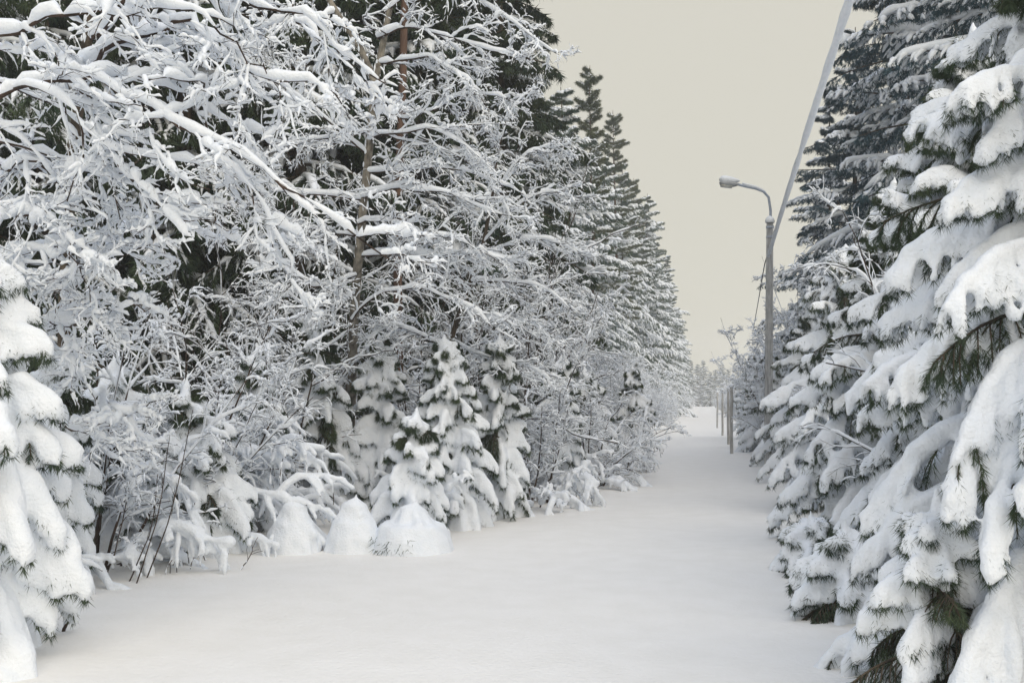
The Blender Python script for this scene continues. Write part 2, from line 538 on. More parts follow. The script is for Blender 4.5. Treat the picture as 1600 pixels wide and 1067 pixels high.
# ------------------------------------------------------------------ bare, snow-laden broadleaves
def bare_tree(seed, mains, mr, levels, ksnow=6, snow=(.05, .035, .02, .014), mat=M_TWIG, droops=(.3, .5, .6), trunk_snow=True,
              gap=.10, trunks=None, trunk_r=None, trunk_mat=M_BARKG, wob=.0, lump=.3):
    """mains: (M,N,3) main limbs; levels: list of (n, t0, t1, angle, length ratio, N, flat, upb)"""
    rng = np.random.default_rng(seed)
    gb = Geo(); gs = Geo(); gt = Geo()
    if trunks is not None:
        for P, r in zip(trunks, trunk_r):
            P = np.asarray(P)[None]
            r = np.asarray(r)[None]
            sweep(gt, P, r, 10)
            if trunk_snow:
                # snow plastered on one side in patches
                n = P.shape[1]
                for _ in range(int(n * 9)):
                    f = rng.random() * (n - 1.01); i = int(f); u = f - i
                    c = P[0, i] * (1 - u) + P[0, i + 1] * u
                    rr = (r[0, i] * (1 - u) + r[0, i + 1] * u)
                    a = rng.normal() * .9 + 2.6
                    o = np.array([math.cos(a), math.sin(a), 0]) * rr * .75
                    h = rng.uniform(.02, .09)
                    pp = np.stack([c + o + np.array([0, 0, s * h]) for s in (-1, -.4, .4, 1)])[None]
                    sweep(gs, pp, np.array([[.1, .9, .8, .1]]) * rr * rng.uniform(.3, .55), 6)
    P = mains
    if P is not None:
        M, N, _ = P.shape
        if wob:
            P = P + np.cumsum(rng.normal(size=P.shape) * wob, axis=1) * np.linspace(0, 1, N)[None, :, None] ** .3
        tt = np.linspace(0, 1, N)[None]
        if mr is not None:
            Rb = np.asarray(mr)[:, None] * (1 - .8 * tt)
            sweep(gb, P, Rb, 6)
            snow_on(rng, gs, P, np.asarray(mr)[:, None] * (1 - .8 * tt), snow[0] * (1 - .35 * tt) * np.ones((M, 1)), ksnow + 1, gap * .3, lump, 1.0)
        Ls = np.linalg.norm(np.diff(P, axis=1), axis=2).sum(1)
        for li, (n, t0, t1, ang, lr, Nn, flat, upb) in enumerate(levels):
            A, d, t, idx = spawn(rng, P, n, t0, t1, ang, .18, flat, upb)
            L = Ls[idx] * lr * (1.1 - .75 * t) * rng.uniform(.5, 1.2, len(idx)) + .06
            dp = droops[min(li, len(droops) - 1)]
            Q = grow(rng, A, d, L, Nn, dp * rng.uniform(-.3, 1.5, len(idx)), (.60, .5, .42, .4)[min(li, 3)])
            tq = np.linspace(0, 1, Nn)[None]
            rb0 = (.010, .006, .0035, .003)[min(li, 3)] * np.clip(L[:, None] / 1.2, .6, 1.6)
            sweep(gb, Q, rb0 * (1 - .6 * tq), 4 if li < 1 else 3)
            s0 = snow[min(li + 1, len(snow) - 1)]
            snow_on(rng, gs, Q, rb0 * np.ones((1, Nn)), s0 * (1 - .3 * tq) * rng.uniform(.6, 1.25, (len(Q), 1)), (ksnow if li == 0 else max(4, ksnow - 1 - (li > 1))), gap + .05 * li, lump + .08)
            P = Q; Ls = L
    parts = {}
    if gt.n: parts['trunk'] = gt.mesh('trunk', trunk_mat)
    if gb.n: parts['branches'] = gb.mesh('branches', mat)
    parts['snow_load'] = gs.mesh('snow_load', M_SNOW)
    return parts


def shrub(seed, H, n, spread=.5, levels=None, snow=(.03, .025, .018, .012), lean=(0, 0), N=9, mr=.018, droop=.5, baser=.25, **kw):
    """multi-stemmed bush from the ground"""
    rng = np.random.default_rng(seed)
    a = rng.random(n) * 2 * np.pi
    rr = baser * np.sqrt(rng.random(n))
    st = np.stack([np.cos(a) * rr, np.sin(a) * rr, np.full(n, -.1)], 1)
    a2 = a + rng.normal(size=n) * .5
    tilt = rng.uniform(.05, spread, n)
    d = np.stack([np.cos(a2) * tilt + lean[0], np.sin(a2) * tilt + lean[1], np.ones(n)], 1)
    P = grow(rng, st, d, H * rng.uniform(.65, 1.05, n), N, droop * rng.uniform(.0, 1.6, n), .22)
    if levels is None:
        levels = [(9, .2, .97, R_(48), .42, 6, .6, .1), (6, .15, .95, R_(45), .45, 5, .5, 0), (4, .2, .95, R_(42), .5, 4, .5, 0)]
    return bare_tree(seed + 1, P, np.full(n, mr), levels, snow=snow, **kw)


# ================================================================== GROUND
def build_ground():
    ys = np.concatenate([np.linspace(-40, 2, 22)[:-1], np.arange(2, 24, .09), np.geomspace(24, 420, 90)])
    xs = np.concatenate([-np.geomspace(170, 8, 26), np.arange(-7.9, 4.0, .10), np.geomspace(4.05, 170, 34)])
    X, Y = np.meshgrid(xs, ys)
    Z = ground_z(X, Y)
    V = np.stack([X, Y, Z], -1).reshape(-1, 3)
    nx = len(xs); ny = len(ys)
    i = np.arange(ny - 1)[:, None] * nx + np.arange(nx - 1)[None]
    q = np.stack([i, i + 1, i + nx + 1, i + nx], -1).reshape(-1, 4)
    g = Geo(); g.add(V, q)
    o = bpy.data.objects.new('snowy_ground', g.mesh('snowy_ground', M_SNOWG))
    C.objects.link(o)
    o['kind'] = 'structure'


build_ground()

# ================================================================== FOREGROUND SPRUCES
def near_spruces():
    G = 'young spruces bent under snow along the right verge'
    # right-hand row : (px, depth, H, R, seed, nb, label)
    L = [
        (1745, 5.2, 5.0, 1.8, 61, 200, 'huge nearest spruce filling the right edge, boughs under thick mitten-shaped snow'),
        (1530, 8.0, 4.5, 1.7, 12, 140, 'second spruce of the right verge, just behind the huge nearest one'),
        (1400, 11.0, 4.0, 1.7, 13, 120, 'third spruce of the right verge, low snowy boughs reaching the lane'),
        (1325, 14.5, 3.7, 1.8, 14, 90, 'spruce standing just in front of the street lamp post on the right'),
        (1268, 19.5, 3.3, 1.5, 15, 84, 'snowy spruce at the foot of the street lamp post'),
        (1222, 24.5, 2.6, 1.2, 16, 60, 'low snowy spruce just beyond the street lamp post'),
        (1190, 31.0, 3.0, 1.1, 17, 54, 'low snowy spruce standing behind the nearest pale roadside post'),
        (1172, 40.0, 3.2, 1.2, 18, 54, 'far low snowy spruce beside the small roadside posts'),
        (1455, 5.1, 1.05, .62, 34, 40, 'low spruce sapling at the foot of the huge nearest spruce, lower right'),
        (1315, 7.4, .62, .50, 35, 30, 'tiny snow-covered spruce at the lane edge left of the lower right sapling'),
        (1262, 9.2, .50, .45, 36, 30, 'tiny snow-covered spruce at the lane edge, farther than the other tiny one'),
        (1335, 18.0, 4.2, 1.5, 19, 80, 'snowy spruce between the lamp post foot and the tall blue-green spruces'),
    ]
    for px, D, H, R, sd, nb, lab in L:
        vox = .017 if D < 6 else .022 if D < 10 else .034 if D < 15 else .045
        near = D < 10
        p = spruce(sd, H, R, nb, nlat=(12 if D < 6 else 13) if near else 11, sub=3 if D < 12 else 2, rs_main=(.066 if near else .06) * (.8 if H < 1.5 else 1), rs_lat=(.039 if near else .038) * (.8 if H < 1.5 else 1), voxel=vox,
                   needles=14 if H < 1.5 else 60 if D < 6 else 34 if D < 12 else 18, needle_L=.065 if D < 6 else .075, needle_w=.002 if D < 6 else .0035,
                   latlen=.37, droop=1.6, hang=.75, elev0=(.8, .05), bottom_len=1.05, bare_below=.6 if D < 6 else .2, latcov=.92, noise=.009)
        put('snow_laden_spruce', p, lab, 'spruce', gpos(px, D), 0, G)


near_spruces()


def left_spruces():
    G = 'young snow-buried spruces along the left verge'
    L = [
        # px, D, H, R, nb, seed, lean, label, rs
        (-75, 6.3, 2.5, 1.15, 60, 21, (.1, 0), 'nearest left spruce at the picture edge, buried under smooth rounded snow', .125, .070, .024),
        (515, 13.6, 2.75, .85, 44, 22, (.1, -.1), 'bent young spruce behind the two leftmost snow mounds, dark hollow inside', .085, .05, .03),
        (600, 13.9, 2.3, .75, 40, 23, (0, 0), 'narrow young spruce between the bent spruce and the dark-footed pair', .08, .05, .03),
        (640, 11.6, 1.45, .62, 34, 24, (0, 0), 'small round-topped spruce rising right behind the largest snow mound', .10, .06, .026),
        (712, 12.9, 2.4, .85, 46, 25, (.05, 0), 'taller young spruce right of the snow mounds, dark needles at its foot', .08, .048, .03),
        (775, 13.9, 2.45, .8, 44, 26, (.1, 0), 'young spruce sloping down to the lane right of the dark-footed one', .08, .048, .03),
        (860, 17.0, 2.3, .9, 44, 27, (0, 0), 'low broad spruce on the left verge beyond the sloping one', .08, .05, .035),
        (925, 19.5, 2.2, .9, 44, 28, (0, 0), 'last broad low spruce on the left before the frosted thicket', .08, .05, .04),
        (985, 24.5, 2.4, .85, 40, 29, (0, 0), 'small spruce in front of the frosted thicket with dark gaps at its foot', .08, .05, .045),
        (45, 8.6, 2.0, .8, 44, 30, (.1, 0), 'spruce tucked behind the nearest left spruce, half hidden by it', .09, .06, .028),
        (320, 10.6, 1.7, .75, 44, 31, (0, 0), 'low snow-swamped spruce in front of the bare stems on the left', .085, .055, .028),
        (395, 12.0, 2.1, .75, 42, 32, (0, 0), 'spruce heap left of the row of snow mounds', .085, .055, .03),
        (235, 10.2, 1.9, .6, 36, 33, (0, 0), 'slim sunken spruce behind the thin bare stalks on the left', .085, .055, .028),
    ]
    for px, D, H, R, nb, sd, ln, lab, rm, rl, vox in L:
        p = spruce(sd, H, R, int(nb * 1.6), nlat=10, sub=2, rs_main=rm * .80, rs_lat=rl * .80, voxel=vox, needles=30, needle_L=.07, needle_w=.0035, hang=.7,
                   latlen=.40, droop=2.1, elev0=(.8, .05), lean=(ln[0] + (sd * 37 % 11 - 5) * .05, ln[1] - (sd * 53 % 7) * .04), bottom_len=.9, power=.7, latcov=.88, noise=.009)
        put('snow_laden_spruce', p, lab, 'spruce', gpos(px, D), 0, G)


left_spruces()


def mounds():
    G = 'snow-buried spruce saplings in a row on the left'
    spec = [(463, 860, .56, .29, 41, 'leftmost of the three smooth cone-shaped snow mounds', (1.0, 1.0)),
            (556, 858, .58, .31, 42, 'middle snow mound of three with a small pointed tip', (1.0, 1.0)),
            (646, 858, .52, .42, 43, 'largest and roundest of the three snow mounds, dark needles showing at its foot', (1.1, 1))]
    for px, py, H, R, sd, lab, s in spec:
        rng = np.random.default_rng(sd)
        D = DG(py)
        g = Geo()
        # sapling hidden under hanging, merged boughs of snow
        nb = 64
        u = (np.arange(nb) + .5) / nb
        z = H * (.12 + .80 * u)
        az = np.arange(nb) * 2.4 + rng.normal(size=nb) * .3
        L = R * (1 - u ** 3.0) ** .55 * rng.uniform(.85, 1.25, nb) + .05
        d = np.stack([np.cos(az), np.sin(az), np.full(nb, .15)], 1)
        P = grow(rng, np.stack([0 * z, 0 * z, z], 1), d, L, 7, 2.0, .15)
        sweep_closed(g, P, np.full((nb, 7), .066) * rng.uniform(.75, 1.2, (nb, 1)) * (1 + .12 * rng.normal(size=(nb, 7))), 7)
        core = np.array([[[0, 0, -.12], [0, 0, .02], [0, 0, H * .3], [0, 0, H * .6], [0.01, 0, H * .9], [.012 + .02 * (sd - 42), .01, H * 1.03], [.02 + .03 * (sd - 42), .01, H * 1.1]]])
        sweep_closed(g, core, np.array([[R * 1.05, R * 1.0, R * .92, R * .74, .13, .022, .012]]), 14)
        g2 = remesh(g, .018, 3, .008, 11)
        gn = Geo()
        az2 = rng.uniform(0, 6.28, 420)
        zz = rng.uniform(.0, .16, 420) ** 1.0 * (1.4 if sd == 43 else 1)
        b = np.stack([np.cos(az2) * R * .86, np.sin(az2) * R * .86, zz], 1)
        dd = nrm(np.stack([np.cos(az2), np.sin(az2), rng.uniform(-.9, .3, 420)], 1) + rng.normal(size=(420, 3)) * .4)
        if sd == 43:
            keep = (np.abs(((az2 + 2.25 + np.pi) % (2 * np.pi)) - np.pi) < .6) | (np.abs(((az2 + 1.45 + np.pi) % (2 * np.pi)) - np.pi) < .2)
            b = b[keep] * [1.20, 1.20, 1]; dd = dd[keep]; dd[:, 2] -= .5
            tri_blades(rng, gn, b, nrm(dd), .07, .0035)
        else:
            tri_blades(rng, gn, b[:20] * .95, dd[:20], .05, .003)
        gt = Geo(); sweep(gt, core[:, 1:6], np.array([[.02, .018, .012, .007, .005]]), 6)
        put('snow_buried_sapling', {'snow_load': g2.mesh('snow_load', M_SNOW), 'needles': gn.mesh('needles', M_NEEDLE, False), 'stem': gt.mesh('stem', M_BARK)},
            lab, 'sapling', gpos(px, D), 0, G, (s[0], s[0], s[1]))


mounds()


def curve(pts, N):
    """smooth resample of px/py/D control points"""
    W = np.array([PP(*p) for p in pts])
    n = len(W)
    t = np.linspace(0, n - 1, N)
    o = []
    for x in t:
        i = min(int(x), n - 2); u = x - i
        p0 = W[max(i - 1, 0)]; p1 = W[i]; p2 = W[i + 1]; p3 = W[min(i + 2, n - 1)]
        o.append(.5 * ((2 * p1) + (p2 - p0) * u + (2 * p0 - 5 * p1 + 4 * p2 - p3) * u * u + (3 * p1 - p0 - 3 * p2 + p3) * u ** 3))
    return np.array(o)


def local(parts_pts, base):
    return parts_pts - np.array(base)


# ================================================================== BARE TREES ON THE LEFT
def arching_tree():
    """big bare broadleaf at upper left whose limbs arch over under heavy snow"""
    base = np.array(gpos(95, 10.4))
    tr = curve([(95, 840, 10.4), (98, 600, 10.3), (106, 350, 9.6), (124, 150, 8.8), (150, -40, 8.3), (175, -300, 7.9)], 14)
    tr[0] = base - [0, 0, .15]
    limbs = [
        [(-150, 260, 7.0), (-40, 190, 6.9), (60, 135, 6.8), (170, 150, 6.7), (290, 235, 6.6), (400, 320, 6.6), (470, 400, 6.7)],
        [(120, 130, 8.1), (170, 110, 7.6), (250, 60, 7.2), (330, 60, 7.0), (430, 110, 6.9), (560, 150, 6.9)],
        [(60, 60, 7.6), (120, 100, 7.2), (165, 170, 6.9), (200, 230, 6.8), (235, 310, 6.8), (280, 340, 6.9)],
        [(112, 300, 8.2), (60, 240, 7.6), (20, 235, 7.2), (90, 240, 6.9), (140, 270, 6.8), (175, 330, 6.8)],
        [(-120, 150, 7.4), (-20, 60, 7.2), (80, 20, 7.0), (190, 10, 6.9), (300, 50, 6.8), (370, 120, 6.9)],
        [(140, 60, 8.1), (210, -30, 7.7), (290, -60, 7.3), (420, 0, 7.0), (520, 60, 7.0), (600, 90, 7.1)],
        [(-90, 420, 7.2), (0, 300, 7.1), (60, 310, 7.0), (110, 350, 7.0), (150, 380, 7.1)],
        [(-60, 520, 7.6), (40, 505, 7.5), (120, 492, 7.4), (200, 484, 7.4), (268, 476, 7.4)],
        [(105, 480, 8.2), (150, 430, 7.9), (220, 380, 7.8), (300, 330, 7.8), (370, 330, 7.9)],
        [(110, 380, 8.2), (40, 400, 7.6), (-30, 380, 7.2), (30, 385, 7.0), (90, 420, 7.0), (140, 470, 7.1)],
        [(150, 0, 8.0), (230, 90, 7.6), (300, 160, 7.4), (350, 270, 7.4), (410, 340, 7.5), (440, 430, 7.6)],
        [(160, -60, 8.0), (300, -80, 7.6), (430, 40, 7.5), (480, 130, 7.5), (520, 230, 7.6)],
        [(60, 640, 8.2), (110, 640, 7.9), (170, 650, 7.8), (230, 625, 7.8), (300, 640, 7.9)],
    ]
    P = np.array([curve(l, 22) for l in limbs])
    lv = [(12, .08, .98, R_(42), .34, 9, .75, -.1), (5, .15, .97, R_(44), .45, 7, .7, 0), (4, .15, .97, R_(42), .5, 5, .7, 0)]
    mr = np.array([.024, .022, .018, .018, .02, .02, .016, .018, .014, .016, .016, .016, .016])
    p = bare_tree(51, P - base, mr, lv, ksnow=8, snow=(.050, .034, .020, .012), droops=(.45, .4, .4), trunks=[tr - base],
                  trunk_r=[np.linspace(.07, .035, 14)], trunk_mat=M_BARK, gap=.08, lump=.36, wob=.05)
    put('bare_broadleaf_tree', p, 'big bare tree at upper left whose arching limbs carry the thickest snow', 'tree', base, 0)


arching_tree()


def birch():
    base = np.array(gpos(545, 14.8))
    T1 = curve([(545, 770, 14.8), (548, 640, 14.5), (553, 500, 13.9), (562, 380, 13.1), (575, 250, 13.0), (586, 130, 12.9)], 16)
    T1[0] = base - [0, 0, .15]
    T2 = curve([(586, 130, 12.9), (560, 70, 12.9), (520, 10, 12.8), (480, -70, 12.8), (440, -160, 12.8)], 10)
    T3 = curve([(586, 130, 12.9), (600, 60, 12.9), (612, 0, 12.9), (640, -90, 12.9), (660, -220, 12.9)], 10)
    limbs = [
        [(574, 225, 13), (610, 210, 12.7), (680, 205, 12.4), (740, 245, 12.2), (800, 320, 12.1)],
        [(562, 310, 13), (620, 300, 12.6), (680, 312, 12.3), (740, 335, 12.2), (800, 370, 12.1)],
        [(560, 350, 13), (600, 352, 12.8), (660, 370, 12.5), (720, 370, 12.3), (790, 400, 12.2)],
        [(572, 240, 13), (530, 200, 12.5), (480, 160, 12.2), (430, 130, 12.0), (380, 120, 11.9)],
        [(565, 312, 13), (500, 302, 12.6), (440, 298, 12.3), (390, 280, 12.1), (330, 300, 12)],
        [(575, 205, 13), (520, 215, 12.7), (470, 225, 12.4), (420, 250, 12.3)],
        [(556, 430, 13.2), (500, 450, 12.7), (450, 420, 12.4), (400, 390, 12.2), (340, 360, 12.1)],
        [(590, 60, 12.9), (640, 40, 12.6), (700, 60, 12.4), (770, 85, 12.2), (830, 110, 12.1)],
        [(588, 100, 12.9), (650, 95, 12.6), (700, 130, 12.4), (740, 180, 12.3)],
        [(580, 160, 12.9), (620, 180, 12.7), (670, 170, 12.5), (730, 150, 12.4), (800, 165, 12.3)],
        [(550, 500, 13.2), (590, 460, 12.9), (650, 455, 12.6), (710, 480, 12.4), (770, 520, 12.3)],
        [(552, 460, 13.2), (520, 470, 12.9), (470, 475, 12.6), (430, 440, 12.5), (400, 450, 12.4)],
        [(600, 20, 12.9), (660, -30, 12.7), (720, -20, 12.5), (790, 20, 12.4), (850, 60, 12.4)],
        [(570, 270, 13), (640, 270, 12.8), (700, 262, 12.6), (760, 270, 12.5), (830, 300, 12.5)],
        [(560, 400, 13.2), (630, 400, 12.9), (690, 410, 12.7), (750, 400, 12.6), (820, 420, 12.6)],
        [(560, 370, 13.2), (500, 360, 12.9), (440, 350, 12.7), (380, 330, 12.6)],
        [(530, 20, 12.9), (470, 40, 12.5), (420, 80, 12.3), (390, 140, 12.2)],
    ]
    P = np.array([curve(l, 12) for l in limbs])
    lv = [(13, .06, .98, R_(42), .40, 9, .55, .05), (6, .12, .97, R_(44), .44, 6, .6, 0), (4, .15, .97, R_(42), .5, 5, .6, 0)]
    p = bare_tree(61, P - base, np.full(len(P), .016), lv, ksnow=7, snow=(.042, .025, .016, .0105), droops=(.5, .4, .4),
                  trunks=[T1 - base, T2 - base, T3 - base], trunk_r=[np.linspace(.075, .05, 16), np.linspace(.05, .025, 10), np.linspace(.05, .025, 10)], gap=.10, wob=.03)
    put('bare_broadleaf_tree', p, 'forked grey-barked tree left of centre with long level snow-lined branches', 'tree', base, 0)


birch()


def slant_tree():
    base = np.array(gpos(672, 14.3))
    T1 = curve([(668, 780, 14.3), (680, 640, 14.2), (705, 530, 14.1), (735, 440, 14.0), (755, 380, 13.9), (770, 300, 13.8)], 12)
    T1[0] = base - [0, 0, .15]
    limbs = [
        [(745, 410, 14), (800, 380, 13.7), (860, 375, 13.5), (910, 400, 13.4)],
        [(735, 440, 14), (790, 440, 13.7), (850, 450, 13.5), (900, 490, 13.4)],
        [(720, 480, 14), (770, 500, 13.7), (830, 505, 13.6), (880, 550, 13.5)],
        [(755, 380, 13.9), (810, 320, 13.6), (860, 300, 13.5), (905, 310, 13.4)],
        [(765, 330, 13.8), (800, 260, 13.6), (850, 230, 13.5), (880, 240, 13.4)],
        [(705, 530, 14.1), (760, 560, 13.8), (820, 570, 13.6), (870, 600, 13.5)],
        [(730, 450, 14), (700, 400, 13.8), (660, 370, 13.7), (620, 370, 13.6)],
        [(770, 300, 13.8), (780, 230, 13.7), (800, 170, 13.7), (830, 140, 13.7)],
        [(700, 545, 14.1), (650, 520, 13.8), (610, 510, 13.7), (570, 530, 13.6)],
    ]
    P = np.array([curve(l, 12) for l in limbs])
    lv = [(13, .06, .98, R_(42), .40, 9, .55, .05), (6, .12, .97, R_(44), .44, 6, .6, 0), (4, .15, .97, R_(42), .5, 5, .6, 0)]
    p = bare_tree(71, P - base, np.full(len(P), .014), lv, ksnow=7, snow=(.034, .021, .014, .0095), droops=(.5, .4, .4),
                  trunks=[T1 - base], trunk_r=[np.linspace(.05, .022, 12)], trunk_mat=M_BARK, gap=.10)
    put('bare_broadleaf_tree', p, 'small dark-stemmed tree slanting to the right beside the forked grey tree', 'tree', base, 0)


slant_tree()


def left_bushes():
    G = 'bare snow-laden bushes on the left verge'
    big = [(9, .15, .97, R_(45), .40, 8, .6, .05), (5, .15, .95, R_(42), .45, 6, .6, 0), (4, .2, .95, R_(40), .5, 5, .6, 0)]
    L = [
        (150, 9.6, 2.6, 9, .7, (.3, -.1), 81, (.032, .024, .016, .011), 'tangled bare bush with dark upright stems below the arching tree'),
        (300, 11.2, 3.2, 9, .6, (.2, 0), 82, (.029, .021, .0145, .010), 'bare bush of long slanting stems between arching tree and grey tree'),
        (420, 13.4, 3.6, 9, .5, (.0, 0), 84, (.028, .020, .014, .010), 'bare bush filling the gap just left of the grey tree trunk'),
        (660, 15.6, 3.6, 9, .5, (.0, 0), 85, (.028, .020, .014, .010), 'bare bush rising behind the young spruces right of the grey trunk'),
        (800, 16.8, 4.4, 10, .5, (.05, 0), 86, (.028, .020, .014, .010), 'spreading bare bush right of the slanting tree, long pale sprays'),
        (880, 19.8, 4.6, 10, .5, (.05, 0), 87, (.028, .020, .014, .010), 'bare bush leaning out before the tall green spruces'),
        (540, 16.4, 6.0, 6, .35, (.0, 0), 88, (.029, .021, .0145, .010), 'tall bare bush seen behind the grey tree trunk'),
        (760, 18.8, 6.5, 8, .35, (.0, 0), 89, (.029, .021, .0145, .010), 'tall bare bush with fine white sprays before the dark spruces'),
        (835, 15.8, 2.2, 8, .8, (.1, 0), 96, (.026, .020, .0145, .010), 'low bare bush at the left lane edge past the young spruces'),
        (915, 18.6, 2.3, 8, .8, (.1, 0), 97, (.026, .020, .0145, .010), 'low bare bush at the left lane edge, nearest the frosted thicket'),
        (20, 12.5, 4.0, 6, .4, (.0, 0), 90, (.032, .024, .016, .011), 'tall bare bush at far left behind the arching limbs'),
        (340, 15.8, 6.0, 6, .4, (.0, 0), 91, (.029, .021, .0145, .010), 'tall bare bush behind the slanting stems'),
    ]
    for px, D, H, n, sp, ln, sd, sn, lab in L:
        p = shrub(sd, H, n, sp, big, sn, ln, ksnow=6, gap=.12)
        put('bare_bush', p, lab, 'bush', gpos(px, D), 0, G)


left_bushes()


ORD = ['nearest', 'second', 'third', 'fourth', 'fifth', 'sixth', 'seventh', 'eighth', 'ninth', 'tenth', 'eleventh', 'twelfth', 'thirteenth',
       'fourteenth', 'fifteenth', 'sixteenth', 'seventeenth', 'eighteenth', 'nineteenth', 'twentieth']


def bent_bushes():
    """low bushes pressed down and merged under thick snow"""
    G = 'low bushes pressed down under thick snow on the left'
    lv = [(10, .2, .98, R_(50), .36, 7, .5, .0), (6, .15, .95, R_(45), .45, 5, .4, 0)]
    L = [(120, 9.6, 1.9, 10, 131, 'bowed bush under merged thick snow between nearest left spruce and bare stalks'),
         (245, 11.3, 2.2, 13, 132, 'broad bowed bush under thick snow behind the reddish stalks'),
         (350, 12.2, 2.0, 12, 133, 'bowed bush like a snow heap right of the reddish stalks'),
         (375, 13.6, 1.8, 10, 134, 'bowed bush behind the leftmost snow mound'),
         (600, 13.0, 1.5, 9, 135, 'small bowed bush behind the middle snow mound'),
         (830, 15.4, 1.3, 10, 136, 'low bowed bush at the left lane edge beyond the mounds'),
         (900, 18.6, 1.6, 10, 137, 'low bowed bush at the left lane edge, second beyond the mounds'),
         (955, 22.2, 1.7, 10, 138, 'low bowed bush at the left lane edge, third beyond the mounds')]
    for px, D, H, n, sd, lab in L:
        rng = np.random.default_rng(sd)
        a = rng.random(n) * 6.28
        st = np.stack([np.cos(a) * .3, np.sin(a) * .3, np.full(n, -.1)], 1)
        d = np.stack([np.cos(a) * .4, np.sin(a) * .4, np.ones(n)], 1)
        P = grow(rng, st, d, H * rng.uniform(.75, 1.15, n), 12, rng.uniform(.8, 3.6, n), .5)
        gb = Geo(); gs = Geo()
        t = np.linspace(0, 1, 12)[None]
        sweep(gb, P, .014 * (1 - .7 * t) * np.ones((n, 1)), 5)
        def sn(Q, r0, k):
            M_, N_, _ = Q.shape
            r = r0 * (.35 + .65 * horiz(Q)) * (1 + .25 * rng.normal(size=(M_, N_))).clip(.4, 1.7)
            Cc = Q.copy(); Cc[:, :, 2] += r * .6
            sweep_closed(gs, Cc, r, k)
        sn(P[:, 2:], .05, 7)
        Q = P; r0 = .040
        Ls = np.linalg.norm(np.diff(P, axis=1), axis=2).sum(1)
        for (m, t0, t1, ang, lr, Nn, flat, upb) in lv:
            A, dd, tt, ii = spawn(rng, Q, m, t0, t1, ang, .2, flat, upb)
            LL = Ls[ii] * lr * rng.uniform(.4, 1.1, len(ii))
            Q = grow(rng, A, dd, LL, Nn, rng.uniform(.6, 1.8, len(ii)), .3)
            sweep(gb, Q, np.full((len(Q), Nn), .005), 3)
            sn(Q, r0, 6); r0 *= .72; Ls = LL
        vox = .016 if D < 12 else .02 if D < 16 else .03
        g2 = remesh(gs, vox, 1, .006, 9)
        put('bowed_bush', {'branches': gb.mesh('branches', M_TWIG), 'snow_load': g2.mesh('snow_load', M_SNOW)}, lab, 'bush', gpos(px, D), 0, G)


bent_bushes()


def frosted_thicket():
    lv = [(10, .12, .97, R_(45), .40, 6, .6, .1), (6, .12, .95, R_(45), .45, 5, .6, 0), (4, .2, .95, R_(42), .5, 3, .6, 0)]
    protos = [shrub(100 + i, 4.6, 9, .55, lv, (.032, .03, .024, .017), (0, 0), ksnow=5, gap=.08, droop=.4) for i in range(3)]
    narrow = [shrub(150 + i * 5, 4.4, 15, .16, [(11, .10, .97, R_(40), .26, 6, .6, .1), (6, .12, .95, R_(45), .45, 5, .6, 0), (5, .2, .95, R_(42), .5, 3, .6, 0)],
                    (.026, .024, .019, .015), (0, 0), ksnow=5, gap=.08, droop=.25, baser=.5) for i in range(2)]
    rng = random.Random(5)
    GL = 'frosted bushes of the thicket left of the lane'
    GR = 'frosted bushes of the thicket right of the lane'
    def lab(c, side, row):
        if c < 10:
            return 'white frosted bush %s of the lane, %s in the %s' % (side, ORD[c], row)
        return 'far white frosted bush, part of the pale %s side thicket' % side
    D = 22.0; k = 0; c = 0
    while D < 210:
        for r, off in enumerate((1.2, 3.2, 5.0)):
            if r == 2 and D > 50: continue
            y = D + rng.uniform(-1, 1)
            x = float(left_edge(y)) - off - rng.uniform(-.3, .5) - (.5 if D > 32 else 0)
            s = rng.uniform(.75, 1.0) * (.66 if r == 0 else 1.25)
            put('frosted_bush', protos[k % 3], lab(c, 'left', ('row along the lane', 'middle row', 'row against the spruces')[r]), 'bush',
                (x, y, float(ground_z(x, y)) - .03), rng.uniform(0, 6.28), GL, s)
            k += 1
        c += 1
        D *= 1.13
    D = 24.0; c = 0
    while D < 210:
        for r, off in enumerate((.95, 2.1, 3.4)):
            y = D + rng.uniform(-1, 1)
            x = .95 + off + rng.uniform(-.1, .5) + (.5 if D > 45 else 0)
            s = rng.uniform(.8, 1.0) * (.55, .95, 1.25)[r]
            put('frosted_bush', narrow[k % 2], lab(c, 'right', ('row along the lane', 'row behind it', 'third row')[r]), 'bush',
                (x, y, float(ground_z(x, y)) - .03), rng.uniform(0, 6.28), GR, s)
            k += 1
        c += 1
        D *= 1.12
    for px, Dd, sc, l2 in [(1282, 25, (.95, .95, 1.4), 'tall rounded frosted bush directly right of the street lamp post'),
                           (1375, 21, 1.0, 'rounded frosted bush behind the third right spruce, below the tall spruces'),
                           (1192, 33, .85, 'frosted bush seen just left of the street lamp post, behind the cable'),
                           (1176, 42, .95, 'frosted bush left of the lamp post, second from it'),
                           (1226, 29, 1.05, 'frosted bush showing low behind the foot of the lamp post')]:
        put('frosted_bush', narrow[int(px) % 2], l2, 'bush', gpos(px, Dd), rng.uniform(0, 6.28), GR, sc)
    # unique bushes between the right-hand spruces
    for px, D, H, sd, lab in [(1500, 9.6, 3.8, 121, 'bare bush poking up between the nearest and second right spruce'),
                              (1400, 12.6, 3.2, 122, 'bare bush with long pale twigs above the third right spruce'),
                              (1345, 16.5, 3.0, 123, 'bare bush of long white twigs beside the street lamp post'),
                              (1335, 23.0, 3.6, 124, 'rounded fine-twigged white bush right of the lamp post top')]:
        p = shrub(sd, H, 9, .5, lv, (.028, .020, .014, .010), (.18, 0), ksnow=6, gap=.1)
        put('bare_bush', p, lab, 'bush', gpos(px, D), 0, 'bare snow-laden bushes on the right verge')


frosted_thicket()


